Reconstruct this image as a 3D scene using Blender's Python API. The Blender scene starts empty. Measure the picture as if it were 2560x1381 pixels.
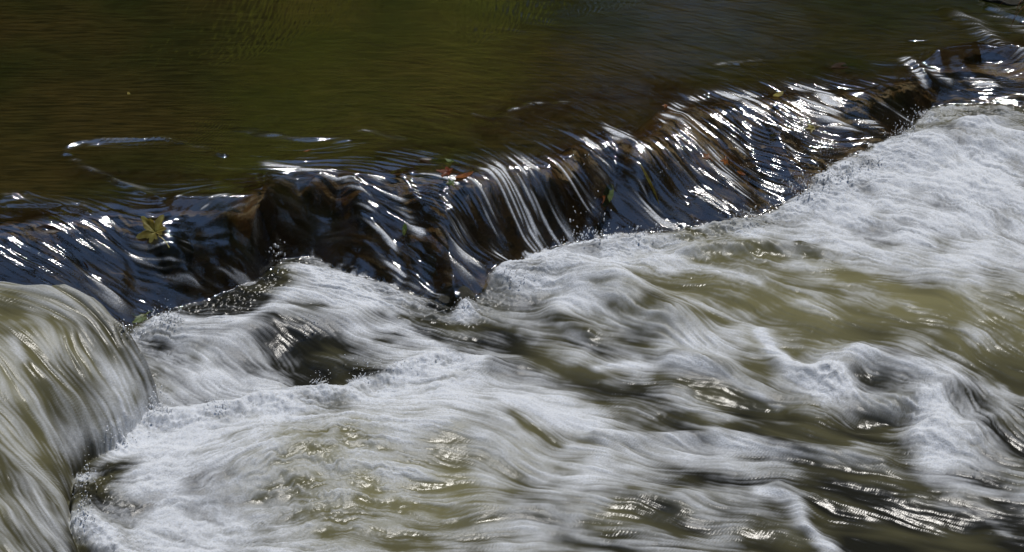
import bpy, bmesh, math, random
import numpy as np
from mathutils import Vector, Matrix
rng = np.random.default_rng(7)
random.seed(7)
R = math.radians
scene = bpy.context.scene
col = scene.collection

# ------------------------------------------------------------------ camera
PITCH = R(28.0); DIST = 6.0; FPX = 5895.0
CAM = np.array([0.0, -DIST*math.cos(PITCH), DIST*math.sin(PITCH)])
cd = bpy.data.cameras.new('camera'); cam = bpy.data.objects.new('camera', cd); col.objects.link(cam)
cam.location = CAM; cam.rotation_euler = (R(90)-PITCH, 0, 0)
cd.sensor_width = 36; cd.lens = FPX/2560*36; cd.clip_start = 0.05; cd.clip_end = 500
scene.camera = cam

# ------------------------------------------------------------------ light
SUN_EL, SUN_AZ = 66.0, 20.0        # azimuth from +Y towards +X
w = bpy.data.worlds.new('World'); scene.world = w; w.use_nodes = True
nt = w.node_tree; nt.nodes.clear()
sky = nt.nodes.new('ShaderNodeTexSky'); sky.sky_type = 'NISHITA'; sky.sun_disc = False
sky.sun_elevation = R(SUN_EL); sky.sun_rotation = R(SUN_AZ); sky.air_density = 1.0; sky.dust_density = 0.0; sky.ozone_density = 2.2
bg = nt.nodes.new('ShaderNodeBackground'); bg.inputs[1].default_value = 0.15
wo = nt.nodes.new('ShaderNodeOutputWorld')
nt.links.new(sky.outputs[0], bg.inputs[0]); nt.links.new(bg.outputs[0], wo.inputs[0])
sd = bpy.data.lights.new('sun', 'SUN'); sun = bpy.data.objects.new('sun', sd); col.objects.link(sun)
sd.energy = 2.0; sd.angle = R(0.5); sd.color = (1.0, 0.96, 0.90)
sdir = Vector((math.sin(R(SUN_AZ))*math.cos(R(SUN_EL)), math.cos(R(SUN_AZ))*math.cos(R(SUN_EL)), math.sin(R(SUN_EL))))
sun.rotation_euler = sdir.to_track_quat('Z', 'Y').to_euler()
scene.view_settings.view_transform = 'Standard'; scene.view_settings.look = 'None'
scene.view_settings.exposure = 0.74; scene.view_settings.gamma = 1.0
scene.view_settings.use_curve_mapping = False
scene.cycles.max_bounces = 8; scene.cycles.transparent_max_bounces = 12
scene.cycles.sample_clamp_indirect = 4.0

# ------------------------------------------------------------------ helpers
def unproj(px, py, z):
    """photo pixel -> world point at height z"""
    dx = (px-1280)/FPX; dy = (690.5-py)/FPX
    d = np.array([dx, math.cos(PITCH)+dy*math.sin(PITCH), -math.sin(PITCH)+dy*math.cos(PITCH)])
    t = (z-CAM[2])/d[2]
    return CAM+d*t
def line3(pts): return np.array([unproj(p[0], p[1], p[2]) for p in pts])
def props(o, label=None, cat=None, group=None, kind=None):
    if label: o['label'] = label
    if cat: o['category'] = cat
    if group: o['group'] = group
    if kind: o['kind'] = kind
    return o
def sstep(a, b, x):
    t = np.clip((x-a)/(b-a), 0, 1); return t*t*(3-2*t)
def seg_dist(X, Y, P):
    """distance to polyline P (n,2+) and parameter-interpolated 3rd column if present"""
    best = np.full(X.shape, 1e9, np.float32); val = np.zeros(X.shape, np.float32)
    for a, b in zip(P[:-1], P[1:]):
        ex, ey = b[0]-a[0], b[1]-a[1]; L = ex*ex+ey*ey+1e-12
        t = np.clip(((X-a[0])*ex+(Y-a[1])*ey)/L, 0, 1)
        d = np.hypot(X-a[0]-t*ex, Y-a[1]-t*ey)
        m = d < best
        best = np.where(m, d, best)
        if P.shape[1] > 2: val = np.where(m, a[2]+t*(b[2]-a[2]), val)
    return best, val

# ------------------------------------------------------------------ regular working grid over the stream
GX0, GX1, GY0, GY1, GS = -1.76, 1.76, -1.55, 1.75, 0.0022
gx = np.arange(GX0, GX1, GS, dtype=np.float32); gy = np.arange(GY0, GY1, GS, dtype=np.float32)
NX, NY = len(gx), len(gy)
XX, YY = np.meshgrid(gx, gy)
II, JJ = np.meshgrid(np.arange(NX, dtype=np.float32), np.arange(NY, dtype=np.float32))
def gather(F, I, J):
    I = np.clip(I, 0, NX-1.001); J = np.clip(J, 0, NY-1.001)
    i = I.astype(np.int32); j = J.astype(np.int32); a = I-i; b = J-j
    k = j*NX+i; f = F.ravel()
    return (f[k]*(1-a)+f[k+1]*a)*(1-b)+(f[k+NX]*(1-a)+f[k+NX+1]*a)*b
def sample(F, x, y):
    return gather(F, (np.asarray(x, np.float32)-GX0)/GS, (np.asarray(y, np.float32)-GY0)/GS)
def vnoise(sc, seed=None):
    """smooth value noise, cell size sc metres, range about -1..1"""
    nx, ny = int((GX1-GX0)/sc)+4, int((GY1-GY0)/sc)+4
    g = rng.uniform(-1, 1, (ny, nx)).astype(np.float32)
    u = (gx-GX0)/sc; v = (gy-GY0)/sc
    i = u.astype(int); a = u-i; a = a*a*(3-2*a)
    j = v.astype(int); b = v-j; b = b*b*(3-2*b)
    r = g[:, i]*(1-a)+g[:, i+1]*a
    return (r[j]*(1-b)[:, None]+r[j+1]*b[:, None]).astype(np.float32)
def fbm(sc, n=3, g=0.5):
    s = vnoise(sc); a = 1
    for _ in range(n-1):
        sc *= 0.52; a *= g; s = s+a*vnoise(sc)
    return s
# coarse grid for smooth fields
CK = 8
XC, YC = XX[::CK, ::CK], YY[::CK, ::CK]
def up(F):
    """bilinear upsampling of a coarse field"""
    ny, nx = F.shape
    u = np.clip(np.arange(NX)/CK, 0, nx-1.001); v = np.clip(np.arange(NY)/CK, 0, ny-1.001)
    i = u.astype(int); a = (u-i).astype(np.float32); j = v.astype(int); b = (v-j).astype(np.float32)
    r = F[:, i]*(1-a)+F[:, i+1]*a
    return (r[j]*(1-b)[:, None]+r[j+1]*b[:, None]).astype(np.float32)

# ------------------------------------------------------------------ shape of the weir
ZU = 0.22
crest_px = [(-500,560),(-200,545),(0,530),(150,520),(300,505),(430,500),(560,492),(640,474),(668,432),(740,404),(840,404),
            (930,415),(1040,405),(1130,418),(1220,410),(1290,395),(1370,395),(1440,340),(1540,312),(1600,330),(1660,300),
            (1720,235),(1800,225),(1900,228),(1980,205),(2060,205),(2150,205),(2240,180),(2350,150),(2480,120),(2620,95),(2900,40)]
CR = line3([(x, y, ZU) for x, y in crest_px])
foot_px = [(-500,850,.03),(-100,850,.03),(120,860,.02),(300,825,.01),(400,785,.02),(520,748,.03),(620,700,.04),(700,650,.02),(780,640,.02),(880,680,.02),
           (960,705,.01),(1060,745,0),(1140,778,0),(1200,745,0),(1260,690,.01),(1340,640,.02),(1420,608,.03),(1540,580,.04),(1700,570,.045),
           (1830,560,.05),(1900,535,.06),(1990,500,.07),(2080,448,.08),(2170,405,.09),(2240,365,.10),(2275,310,.12),(2330,262,.14),(2450,255,.14),(2620,265,.14),(2900,240,.14)]
FT = line3(foot_px)
cx, cy = CR[:, 0], CR[:, 1]
def mono(P):
    k = [0]
    for i in range(1, len(P)):
        if P[i, 0] > P[k[-1], 0]+.002: k.append(i)
    return P[k]
CR = mono(CR); FT = mono(FT)
warpx = 0.010*vnoise(.10)+0.004*vnoise(.035); warpy = 0.010*vnoise(.12)+0.004*vnoise(.04)
XW, YW = XX+warpx, YY+warpy
yc = np.interp(XW, CR[:, 0], CR[:, 1]); yf = np.interp(XW, FT[:, 0], FT[:, 1])
dc, _ = seg_dist(XW, YW, CR); df, _ = seg_dist(XW, YW, FT)
T = dc/(dc+df+1e-6)
T = np.where(YW > yc, 0, np.where(YW < yf, 1, T)).astype(np.float32)
fallmask = ((YW <= yc) & (YW >= yf))
dcs = np.where(YW > yc, dc, -dc)          # >0 upstream of the lip
dfs = np.where(YW < yf, df, -df)          # >0 downstream of the foot

# lower level, interpolated from spot heights
low_pts = foot_px+[(0,1100,.0),(600,1150,0),(1200,1150,-.01),(1700,1150,-.01),(2300,1150,0),(1700,800,.02),(2200,750,.05),(2500,650,.08),(2500,450,.12),
                   (600,1380,-.01),(1300,1380,-.02),(2500,1380,-.02),(1200,900,-.01),(800,800,.0),(2000,950,.01),(2500,950,.03),(1500,680,.03),(1900,650,.05)]
LP = line3(low_pts)
wsum = np.zeros_like(XC); zs = np.zeros_like(XC)
for p in LP:
    ww = 1/((XC-p[0])**2+(YC-p[1])**2+.012)**1.5
    wsum += ww; zs += ww*p[2]
ZL = up(zs/wsum)

HT = np.arange(4.2, 8.6, .002)
def hit(px, py, F=None, lift=0.0):
    """photo pixel -> first point on the water surface"""
    dx = (px-1280)/FPX; dy = (690.5-py)/FPX
    d = np.array([dx, math.cos(PITCH)+dy*math.sin(PITCH), -math.sin(PITCH)+dy*math.cos(PITCH)])
    P = CAM+d*HT[:, None]
    zz = sample(Z if F is None else F, P[:, 0], P[:, 1])
    return P[int(np.argmax(P[:, 2] <= zz+lift))]
def stroke(pts, wpx, z0=0.0, soft=1.0):
    """gaussian band along a line given on the picture at height z0, evaluated in world space"""
    P = np.array([hit(p[0], p[1], Z if z0 == 'Z' else Zsm) for p in pts]) if z0 is None or z0 == 'Z' else np.array([unproj(p[0], p[1], z0) for p in pts])
    s = wpx*0.00102
    x0, x1, y0, y1 = P[:, 0].min()-4*s, P[:, 0].max()+4*s, P[:, 1].min()-5*s, P[:, 1].max()+5*s
    i0, i1 = np.searchsorted(gx, [x0, x1]); j0, j1 = np.searchsorted(gy, [y0, y1])
    out = (slice(j0, j1), slice(i0, i1))
    if i1 <= i0 or j1 <= j0: return out, 0
    X, Y = XW[out], YW[out]
    if len(P) == 1: d = np.hypot(X-P[0, 0], (Y-P[0, 1])*.7)
    else: d, _ = seg_dist(X, Y, P[:, :2])
    return out, np.exp(-(d/s)**2).astype(np.float32)

# ------------------------------------------------------------------ flow directions (arrows on the picture)
UP = [(0,50,100,52),(600,100,700,102),(1200,100,1300,110),(1800,80,1880,98),(2200,70,2270,105),(2400,50,2470,90),(0,300,100,300),(500,280,600,280),
      (1000,320,1090,345),(1400,240,1480,280),(1250,330,1320,380),(1600,180,1680,220),(1900,140,1970,175),(100,440,200,450),(400,430,470,460),(550,430,600,460),
      (300,350,400,350),(700,340,800,350),(1300,270,1400,280),(2100,150,2170,190)]
FA = [(50,560,90,640),(250,570,300,660),(200,680,250,770),(400,600,450,670),(470,680,530,740),(500,540,508,600),(600,540,610,610),(690,430,705,500),
      (660,500,672,560),(780,420,840,460),(850,450,900,530),(900,520,940,610),(960,600,1000,690),(1000,450,1040,520),(1080,600,1120,700),(1180,500,1200,590),
      (1200,620,1220,700),(1300,430,1340,540),(1300,550,1315,620),(1420,400,1480,480),(1500,350,1550,450),(1480,480,1520,560),(1600,400,1650,500),
      (1680,320,1760,430),(1700,480,1770,555),(1780,290,1850,390),(1850,430,1900,510),(1950,250,2020,340),(1950,350,2020,430),(2100,250,2170,320),
      (2150,320,2210,370),(2250,180,2290,230),(2380,170,2450,210),(2480,150,2550,200)]
LO = [(730,640,800,670),(850,680,930,720),(700,680,780,700),(650,750,730,750),(1000,760,1080,780),(400,810,480,830),(450,900,520,940),(560,860,620,930),
      (650,850,710,920),(750,830,820,890),(850,880,920,940),(900,820,980,850),(1100,780,1200,785),(1220,740,1300,700),(1350,700,1430,710),(1500,740,1580,790),
      (1650,830,1730,880),(1800,900,1880,935),(1500,620,1600,610),(1700,650,1800,655),(1900,680,2000,700),(2000,560,2090,560),(2200,500,2290,520),
      (2350,450,2430,520),(2350,350,2440,370),(2350,280,2440,285),(2450,560,2520,620),(2300,650,2400,680),(2200,760,2300,790),(2000,800,2080,820),
      (2400,850,2480,890),(2150,900,2250,920),(2300,940,2370,985),(1300,850,1400,880),(1100,850,1200,855),(1300,1000,1400,1030),(1550,950,1650,955),
      (1800,1060,1900,1080),(2100,1050,2200,1060),(2400,1050,2470,1110),(2200,1150,2300,1170),(2400,1250,2500,1270),(2000,1250,2090,1275),
      (1700,1200,1800,1210),(1400,1150,1500,1155),(1100,1100,1200,1125),(1000,1250,1100,1260),(1300,1320,1400,1310),(800,1100,890,1090),(800,1200,900,1185),
      (600,1200,680,1165),(500,1110,570,1060),(400,1200,470,1150),(400,1320,470,1310),(600,1330,700,1335),(300,1250,350,1190),(2000,950,2080,980),
      (1700,1340,1800,1350),(700,1020,790,1010),(1000,950,1080,930),(2500,1350,2590,1370),(1600,1080,1700,1090),(1750,760,1830,790)]
BU = [(50,720,150,755),(150,780,225,860),(250,850,300,950),(320,950,350,1030),(100,900,150,1000),(200,1000,270,1080),(50,1050,90,1150),(20,850,60,950),
      (100,1200,150,1300),(20,1250,70,1350)]
arrs = []
for (a, b, c, d) in UP:
    p, q = unproj(a, b, ZU), unproj(c, d, ZU); arrs.append((*(p+q)[:2]/2, *(q-p)[:2], 1.0))
for (a, b, c, d) in FA:
    p = unproj(a, b, .17); q = unproj(c, d, .09); arrs.append((*(p+q)[:2]/2, *(q-p)[:2], 2.2))
for (a, b, c, d) in LO:
    p, q = unproj(a, b, .03), unproj(c, d, .03); arrs.append((*(p+q)[:2]/2, *(q-p)[:2], 1.0))
for (a, b, c, d) in BU:
    p, q = unproj(a, b, .18), unproj(c, d, .12); arrs.append((*(p+q)[:2]/2, *(q-p)[:2], 1.5))
VX = np.zeros_like(XC); VY = np.zeros_like(XC)
for (x, y, u, v, wt) in arrs:
    n = math.hypot(u, v)+1e-9
    ww = wt*(np.exp(-((XC-x)**2+(YC-y)**2)/(2*.07**2))+.004/((XC-x)**2+(YC-y)**2+.01)**1.2)
    VX += ww*u/n; VY += ww*v/n
# slight turbulence in direction
ang = 0.36*vnoise(.11)[::CK, ::CK]+.30*vnoise(.05)[::CK, ::CK]
lowm = (T[::CK, ::CK] >= .999)
ang = ang*np.where(lowm, 1.0, .2)
n = np.hypot(VX, VY)+1e-9; VX, VY = VX/n, VY/n
VX, VY = VX*np.cos(ang)-VY*np.sin(ang), VX*np.sin(ang)+VY*np.cos(ang)
VX, VY = up(VX), up(VY)
n = np.hypot(VX, VY)+1e-9; VX /= n; VY /= n
FL = []   # flow maps, displacement in cells, forward and backward
for s in (1, -1):
    D = [(VX*s, VY*s)]
    for k in range(6):
        du, dv = D[-1]
        D.append((du+gather(du, II+du, JJ+dv), dv+gather(dv, II+du, JJ+dv)))
    FL.append(D)
def lic(F, k):
    """smear F along the flow over 2**k cells each way"""
    for D in FL:
        A = F
        for q in range(k):
            du, dv = D[q]
            A = .5*(A+gather(A, II+du, JJ+dv))
        F = A
    m = F.mean(); F = F-m
    return F/(F.std()+1e-9)
L_fine = lic(rng.standard_normal((NY, NX)).astype(np.float32), 4)
L_hair = lic(rng.standard_normal((NY, NX)).astype(np.float32)+.8*vnoise(.004), 5)
L_med = lic(vnoise(.007), 5)
L_big = lic(vnoise(.022)+.5*vnoise(.012), 6)
L_huge = lic(vnoise(.06)+.6*vnoise(.033)+.3*vnoise(.017), 5)
L_thr = lic(vnoise(.010)+.6*vnoise(.005), 6)

def blur3(F):
    F = (np.roll(F, 1, 0)+2*F+np.roll(F, -1, 0))*.25
    return (np.roll(F, 1, 1)+2*F+np.roll(F, -1, 1))*.25
def sharpen(F, k):
    G = F
    for _ in range(4): G = blur3(G)
    F = F-k*G
    return np.clip(F/F.std(), -3, 3)
frothy = np.zeros_like(XX)
for px, py, rp in [(2300, 350, 260), (2100, 500, 260), (2450, 480, 260), (1600, 610, 150), (1350, 640, 120), (1800, 600, 150), (250, 1250, 190), (420, 1100, 150), (700, 1020, 120), (950, 940, 110), (1120, 900, 90),
                   (2080, 930, 90), (2350, 1030, 110), (380, 820, 90), (520, 1300, 150), (800, 1150, 200)]:
    p = unproj(px, py, .05); s_ = rp*.00102
    frothy = np.maximum(frothy, np.exp(-((XX-p[0])**2+((YY-p[1])*.6)**2)/s_**2))
wa = (.10+.75*frothy)*(T >= .999)/GS
_b = line3([(-700,560,.2),(0,640,.2),(210,725,.15),(365,910,.05),(400,1035,0),(330,1110,0),(190,1230,0),(200,1500,0),(-700,1900,0),(-700,560,.2)])
_d, _ = seg_dist(XX, YY, _b[:-1]); wa = wa*np.where(XX < -.82, np.clip(_d/.3, 0, .25), 1)
w1, w2 = fbm(.035, 4, .6)*wa, fbm(.035, 4, .6)*wa
L_hair, L_fine, L_med = [gather(F, II+.012*w1, JJ+.012*w2) for F in (L_hair, L_fine, L_med)]
L_hair = sharpen(L_hair, .85); L_fine = sharpen(L_fine, .85); L_med = sharpen(L_med, .4)
# ------------------------------------------------------------------ height of the water
ZUP = np.full_like(XX, ZU)-0.020*np.exp(-np.clip(dcs, 0, 9)/.085)
g = T**1.45
g = .75*g+.25*sstep(.08, .92, T+0.10*vnoise(.10)*np.sin(np.pi*T))
Z = np.where(T > 0, ZUP*(1-g)+ZL*g, ZUP).astype(np.float32)
inf = np.clip(np.sin(np.pi*np.clip(T, 0, 1)), 0, 1)**.7
rgh = np.clip(.35+.9*vnoise(.16)+.5*vnoise(.07), .12, 1.3)*(.35+.65*sstep(-.75, -.1, XX))
Z += inf*(.0012*L_big+.0020*L_huge+.0013*L_thr+rgh*(.0009*L_med+.0004*L_fine+.0004*L_hair))
lower = sstep(-.02, .05, dfs)
Zsm = Z.copy()
def hadd(pts, wpx, amp, z0=.02):
    sl, gse = stroke(pts, wpx, z0)
    Z[sl] += amp*gse
# big forms of the lower stream
for pts, wd, am in [
    ([(330,1230),(600,1140),(900,1090),(1200,1060)], 150, .050),
    ([(400,1050),(520,1045),(640,1015),(760,995),(870,985),(910,950),(980,935),(1060,905),(1130,890),(1220,910)], 44, .034),
    ([(700,880),(800,915),(930,965)], 66, -.024),
    ([(430,830),(560,850),(700,800),(870,790)], 55, .022),
    ([(1270,700),(1400,690),(1520,730),(1680,810)], 75, .050),
    ([(1380,780),(1470,830)], 30, .018),
    ([(1690,905),(1800,925)], 34, .028), ([(1760,985),(1950,1010)], 40, -.020),
    ([(2060,945),(2150,900),(2300,930),(2380,975)], 54, .030), ([(1950,900),(2010,940)], 22, .018),
    ([(2330,1010),(2340,1080),(2430,1090)], 66, .030), ([(2150,1040),(2250,1040)], 45, -.028),
    ([(2050,520),(2200,460),(2400,430),(2600,470)], 80, .045), ([(2330,300),(2420,280),(2560,290)], 34, .035),
    ([(2450,420),(2500,410)], 30, .02),
    ([(1720,650),(1850,640),(2000,650),(2060,670)], 28, .022), ([(1420,640),(1550,625),(1750,610),(1880,590)], 26, .018),
    ([(1300,905),(1100,960)], 40, .018), ([(1500,1080),(1800,1075),(2000,1110),(2200,1150)], 30, .020),
    ([(1200,1250),(1500,1220),(1700,1230)], 60, .018), ([(1950,1200),(2010,1250),(2030,1310)], 24, .014),
    ([(2100,1280),(2400,1300)], 60, -.015), ([(1800,1330),(2000,1340)], 50, -.012),
    ([(1160,765)], 26, .03), 
    ([(200,1250),(240,1340),(300,1400)], 40, .03),
    ]:
    hadd(pts, wd, am)
# forms of the weir itself
for pts, wd, am, z0 in [
    ([(440,505),(540,498),(640,505)], 20, .020, .24), ([(480,560),(600,560)], 30, -.016, .18),
    ([(660,440),(672,520),(680,600)], 14, .008, .18), ([(740,470),(830,560)], 40, -.010, .17),
    ([(860,470),(930,600)], 24, .010, .2), ([(1010,480),(1100,560)], 30, .012, .17),
    ([(1120,580),(1180,690)], 50, .022, .12), ([(1060,640),(1090,720)], 20, -.012, .08),
    ([(1230,450),(1300,560)], 45, .020, .15), ([(1440,400),(1500,480)], 26, .016, .18), ([(1400,480),(1450,560)], 26, -.014, .1),
    ([(1550,330),(1600,450)], 26, .012, .2), ([(1700,300),(1760,400),(1860,500)], 34, .018, .15), ([(1610,480),(1660,530)], 22, -.012, .1),
    ([(1850,300),(1900,400)], 30, -.012, .17), ([(2000,260),(2120,340)], 30, .016, .18), ([(1960,350),(2030,420)], 24, .012, .13),
    ([(100,560),(180,700)], 40, .012, .16), ([(400,590),(480,690)], 26, .016, .14), ([(300,600),(340,720)], 30, -.014, .12),
    ([(2380,30),(2460,90),(2560,170)], 26, .018, 0), ([(2480,20),(2560,50)], 20, .014, 0), ([(800,450),(860,500),(920,580),(990,690)], 20, .010, 0), ([(1010,440),(1060,530)], 16, .010, 0), ([(380,600),(430,680),(500,720)], 16, .012, 0),
    ([(1930,330),(1990,430)], 18, .012, 0), ([(1740,500),(1830,550)], 20, .012, 0), ([(880,460),(930,540),(980,640)], 14, .010, 0),
    ([(2270,150),(2330,210)], 14, .012, .22), ([(2400,170),(2480,220)], 24, .012, .22),
    ]:
    hadd(pts, wd, am*.75, None)
# standing wavelets on the still pool above the lip
for pts, wd, am in [
    ([(150,395),(160,368),(200,355),(300,347),(400,350),(500,368),(560,385)], 7, .0060),
    ([(165,385),(200,410),(280,445),(340,470),(385,490)], 9, .0065), ([(170,375),(260,360),(400,365),(530,378)], 8, -.004),
    ([(600,322),(680,335),(760,345),(860,352)], 11, .0045), ([(620,335),(700,352),(800,358)], 7, -.003),
    ([(1275,275),(1330,263),(1420,256)], 6, .0045), ([(1180,285),(1230,295)], 6, .003),
    ([(0,495),(60,480),(110,490),(220,515)], 11, .007), ([(20,510),(120,505),(200,500)], 7, -.004),
    ([(900,330),(960,345),(1060,350)], 8, .003), ([(1790,165),(1900,150)], 9, .003)]:
    sl, gse = stroke(pts, wd, ZU); Z[sl] += am*.8*gse*np.clip(.55+.45*L_big[sl]+.3*L_med[sl], 0, 1.6)
upper = 1-sstep(-.01, .03, -dcs)
Z += upper*(0.00022*L_med+.00010*L_hair+0.00050*L_huge+(0.0006*L_big+.0004*L_med)*np.exp(-np.clip(dcs, 0, 9)/.12))
# the overfall coming in from the left, in front of the weir
bulge_px = [(-700,560,.27),(-200,600,.27),(0,640,.25),(110,665,.24),(210,725,.18),(300,810,.12),(365,910,.06),(400,1035,.0),(330,1110,-.01),(230,1180,-.01),(190,1230,-.01),(180,1300,-.01),(190,1400,-.01),(210,1500,-.01),(260,1900,-.01),(-700,1900,-.01)]
BP = line3(bulge_px)
def inside(X, Y, P):
    c = np.zeros(X.shape, bool); m = len(P)
    for i in range(m):
        a, b = P[i], P[(i+1) % m]
        cr = ((a[1] > Y) != (b[1] > Y)) & (X < (b[0]-a[0])*(Y-a[1])/(b[1]-a[1]+1e-12)+a[0])
        c ^= cr
    return c
bd, _ = seg_dist(XW, YW, BP[:-1])
bin_ = inside(XW, YW, BP)
bs = np.where(bin_, bd, -bd)+.010*vnoise(.03)+.005*vnoise(.012)
db, _ = seg_dist(XW, YW, BP[:8]); dfr, _ = seg_dist(XW, YW, BP[7:-1])
pr = lambda u: np.sqrt(np.clip(1-(1-np.clip(u, 0, 1))**2, 0, 1))
Hb = .245+.012*vnoise(.12)
zb = Hb*np.minimum(pr(db/.13), pr(dfr/.42))-.03*sstep(0, .02, -bs)
zb = zb+sstep(0, .04, bs)*(.0010*L_big+.0008*L_med+.0018*L_huge+.0004*L_fine+.0012*L_thr)
inb = sstep(-.004, .006, bs)
bz = np.maximum(zb, -.03)
Z = np.where(bs > -.01, np.maximum(Z*(1-inb)+inb*bz, np.where(bin_, bz, Z*(1-inb)+inb*bz)), Z)

# ------------------------------------------------------------------ foam and colour of the water
FX = np.arange(0, 2561, 128)
rowsF = {560:[0,0,0,0,0,0,0,0,0,1,2,0,1,2,2,6,7,7,7,8,7],
 640:[1,0,0,0,0,1,7,5,0,1,6,8,7,7,5,7,8,7,7,7,7], 720:[3,2,1,0,0,3,5,7,5,2,6,7,6,4,3,3,4,5,6,6,6],
 800:[3,3,2,3,4,5,5,5,5,3,3,5,6,5,5,4,5,3,2,3,5], 880:[2,4,4,7,8,5,2,5,6,4,5,3,5,5,7,5,3,2,5,4,1],
 960:[3,5,4,4,7,6,2,3,8,7,7,4,3,6,2,2,8,6,5,4,2], 1040:[4,5,5,6,8,8,8,6,6,7,7,7,5,4,5,3,1,2,7,6,3],
 1120:[3,4,5,7,8,5,4,5,7,4,5,5,6,7,6,6,5,3,4,6,3], 1200:[3,3,1,8,8,5,4,4,5,3,5,8,6,4,3,6,3,0,2,6,4],
 1280:[3,2,3,9,8,6,4,3,4,4,6,7,3,4,6,3,5,0,0,1,3], 1360:[2,2,3,7,7,6,6,6,5,6,6,6,6,5,4,1,4,2,3,1,2]}
rowsG = {560:[0,0,0,0,0,0,0,0,0,0,2,0,1,1,2,3,2,2,1,2,3],
 640:[4,0,0,0,0,0,0,0,0,0,1,1,3,7,8,6,4,4,4,4,3], 720:[6,5,3,0,0,0,0,0,1,1,2,3,5,7,8,9,9,9,6,4,4],
 800:[5,6,5,1,0,0,1,1,1,1,1,3,4,4,6,8,8,8,9,9,9], 880:[3,5,6,1,0,0,1,1,1,1,1,2,2,3,4,6,6,4,4,4,5],
 960:[5,5,5,3,0,0,0,1,3,3,2,2,2,1,2,2,2,2,2,2,3], 1040:[7,5,4,3,1,4,5,6,7,5,4,5,3,2,2,2,2,3,2,2,2],
 1120:[7,6,4,2,2,6,8,8,7,6,6,4,3,3,2,2,2,2,2,2,2], 1200:[7,6,2,1,2,6,8,9,8,8,7,3,3,3,3,2,2,1,1,1,1],
 1280:[4,4,2,0,1,3,6,8,8,7,4,3,3,3,2,2,1,1,1,1,1], 1360:[4,4,2,1,2,3,4,5,4,4,4,4,3,3,2,2,1,1,1,1,1]}
wS = np.zeros_like(XC); fS = np.zeros_like(XC); gS = np.zeros_like(XC)
for py in rowsF:
    for k, px in enumerate(FX):
        p = unproj(px, py, .02+(.06 if px > 1800 and py < 700 else 0))
        ww = np.exp(-((XC-p[0])**2/(2*.065**2)+(YC-p[1])**2/(2*.075**2)))+1e-9/((XC-p[0])**2+(YC-p[1])**2+.01)
        wS += ww; fS += ww*rowsF[py][k]/9; gS += ww*rowsG[py][k]/9
F0 = up(fS/wS); G0 = up(gS/wS)
def warp2(F, a):   # ragged edges
    return gather(F, II+a*vnoise(.10)/GS+.35*a*vnoise(.035)/GS, JJ+a*vnoise(.12)/GS+.35*a*vnoise(.04)/GS)
F0 = warp2(F0, .035); G0 = warp2(G0, .04)
def fadd(pts, wpx, amp, z0=.03):
    sl, gse = stroke(pts, wpx, z0)
    F0[sl] += amp*gse
for pts, wd, am in [
    ([(310,835),(400,795),(470,805)], 26, .35), ([(390,1030),(500,1035),(620,1005),(740,990),(860,980),(900,945),(960,935),(1040,905),(1120,885),(1200,905)], 30, .4),
    ([(215,1210),(215,1290),(250,1360)], 36, .4), ([(230,1190),(300,1120),(350,1090)], 22, .25), ([(1160,765)], 26, .6),
    ([(1250,690),(1340,640),(1450,605),(1600,585),(1750,590),(1870,560),(2000,510),(2100,455),(2240,380)], 24, .4), ([(2280,330),(2340,285),(2450,275),(2560,285)], 30, .35),
    ([(1900,830),(1950,880),(2000,930),(2060,965)], 18, .45), ([(2080,935)], 50, .35), ([(2160,895),(2300,925),(2380,970)], 40, .25), ([(2340,990),(2320,1060),(2350,1120)], 45, .35),
    ([(1280,1000),(1500,1060),(1800,1080),(2000,1110),(2200,1150),(2560,1200)], 24, .22), ([(1900,1195),(1990,1225),(2020,1290),(2080,1340)], 20, .4),
    ([(1500,905),(1700,903),(1800,930),(1950,990)], 16, .35), ([(1000,770),(880,720),(760,660)], 30, .15), ([(880,810),(1000,790),(1100,840)], 20, .25),
    ([(600,800),(640,780),(740,720),(860,740)], 18, .2), ([(1650,680),(1780,680),(1900,720)], 16, .3), ([(1400,800),(1480,850),(1600,880)], 14, .22),
    ([(2400,410),(2480,420)], 24, .3), ([(2400,960),(2560,1000)], 22, .2), ([(2250,1220),(2450,1240),(2530,1290)], 22, .3),
    ([(740,825),(850,880),(960,935)], 50, -.30), ([(790,905),(880,960)], 30, -.2), ([(480,870)], 30, -.35), ([(1000,770),(1120,795),(1280,805)], 16, -.35),
    ([(1290,850),(1400,900),(1500,920)], 28, -.35), ([(1650,935),(1800,965),(1950,1000)], 22, -.45), ([(1700,1015),(1850,1045),(2100,1085)], 18, -.4),
    ([(2100,1240),(2300,1290),(2450,1340)], 70, -.45), ([(1900,1325),(2000,1335)], 36, -.45), ([(1950,790),(2060,820),(2140,840)], 22, -.35),
    ([(2380,870),(2560,960)], 24, -.4), ([(1280,1035),(1400,1090)], 20, -.3), ([(1480,1265),(1650,1255)], 28, -.3), ([(260,1215),(215,1270)], 26, -.5),
    ([(1850,650),(2000,660),(2150,720),(2350,780)], 36, -.3), ([(2200,1030),(2120,1060),(2000,1050)], 26, -.3), ([(1530,960),(1600,960)], 20, -.25),
    ([(420,745),(560,735),(690,690)], 44, -.6), ([(620,690),(720,650),(800,650)], 22, -.25), ([(560,775),(640,760),(800,745)], 18, -.2), ([(2460,1170),(2560,1190)], 24, -.3), ([(2000,640),(2040,640)], 14, -.3)]:
    fadd(pts, wd, am)
cloud = fbm(.09, 5, .6); crinkle = fbm(.016, 3, .7)
L_lace = lic(1-np.abs(gather(fbm(.040, 4, .6), II+.02*vnoise(.05)/GS, JJ+.02*vnoise(.05)/GS)), 4)
Fl = (F0-.5)*1.75+.45+.12*L_huge+.07*L_big+.075*L_med+.07*L_fine+.085*L_hair+.17*cloud+.09*L_lace+frothy*(.10*crinkle+.10)+frothy*.10*vnoise(.06)-.12*G0  # frothy offset also paints sunlit whiteness into the foam
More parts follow.
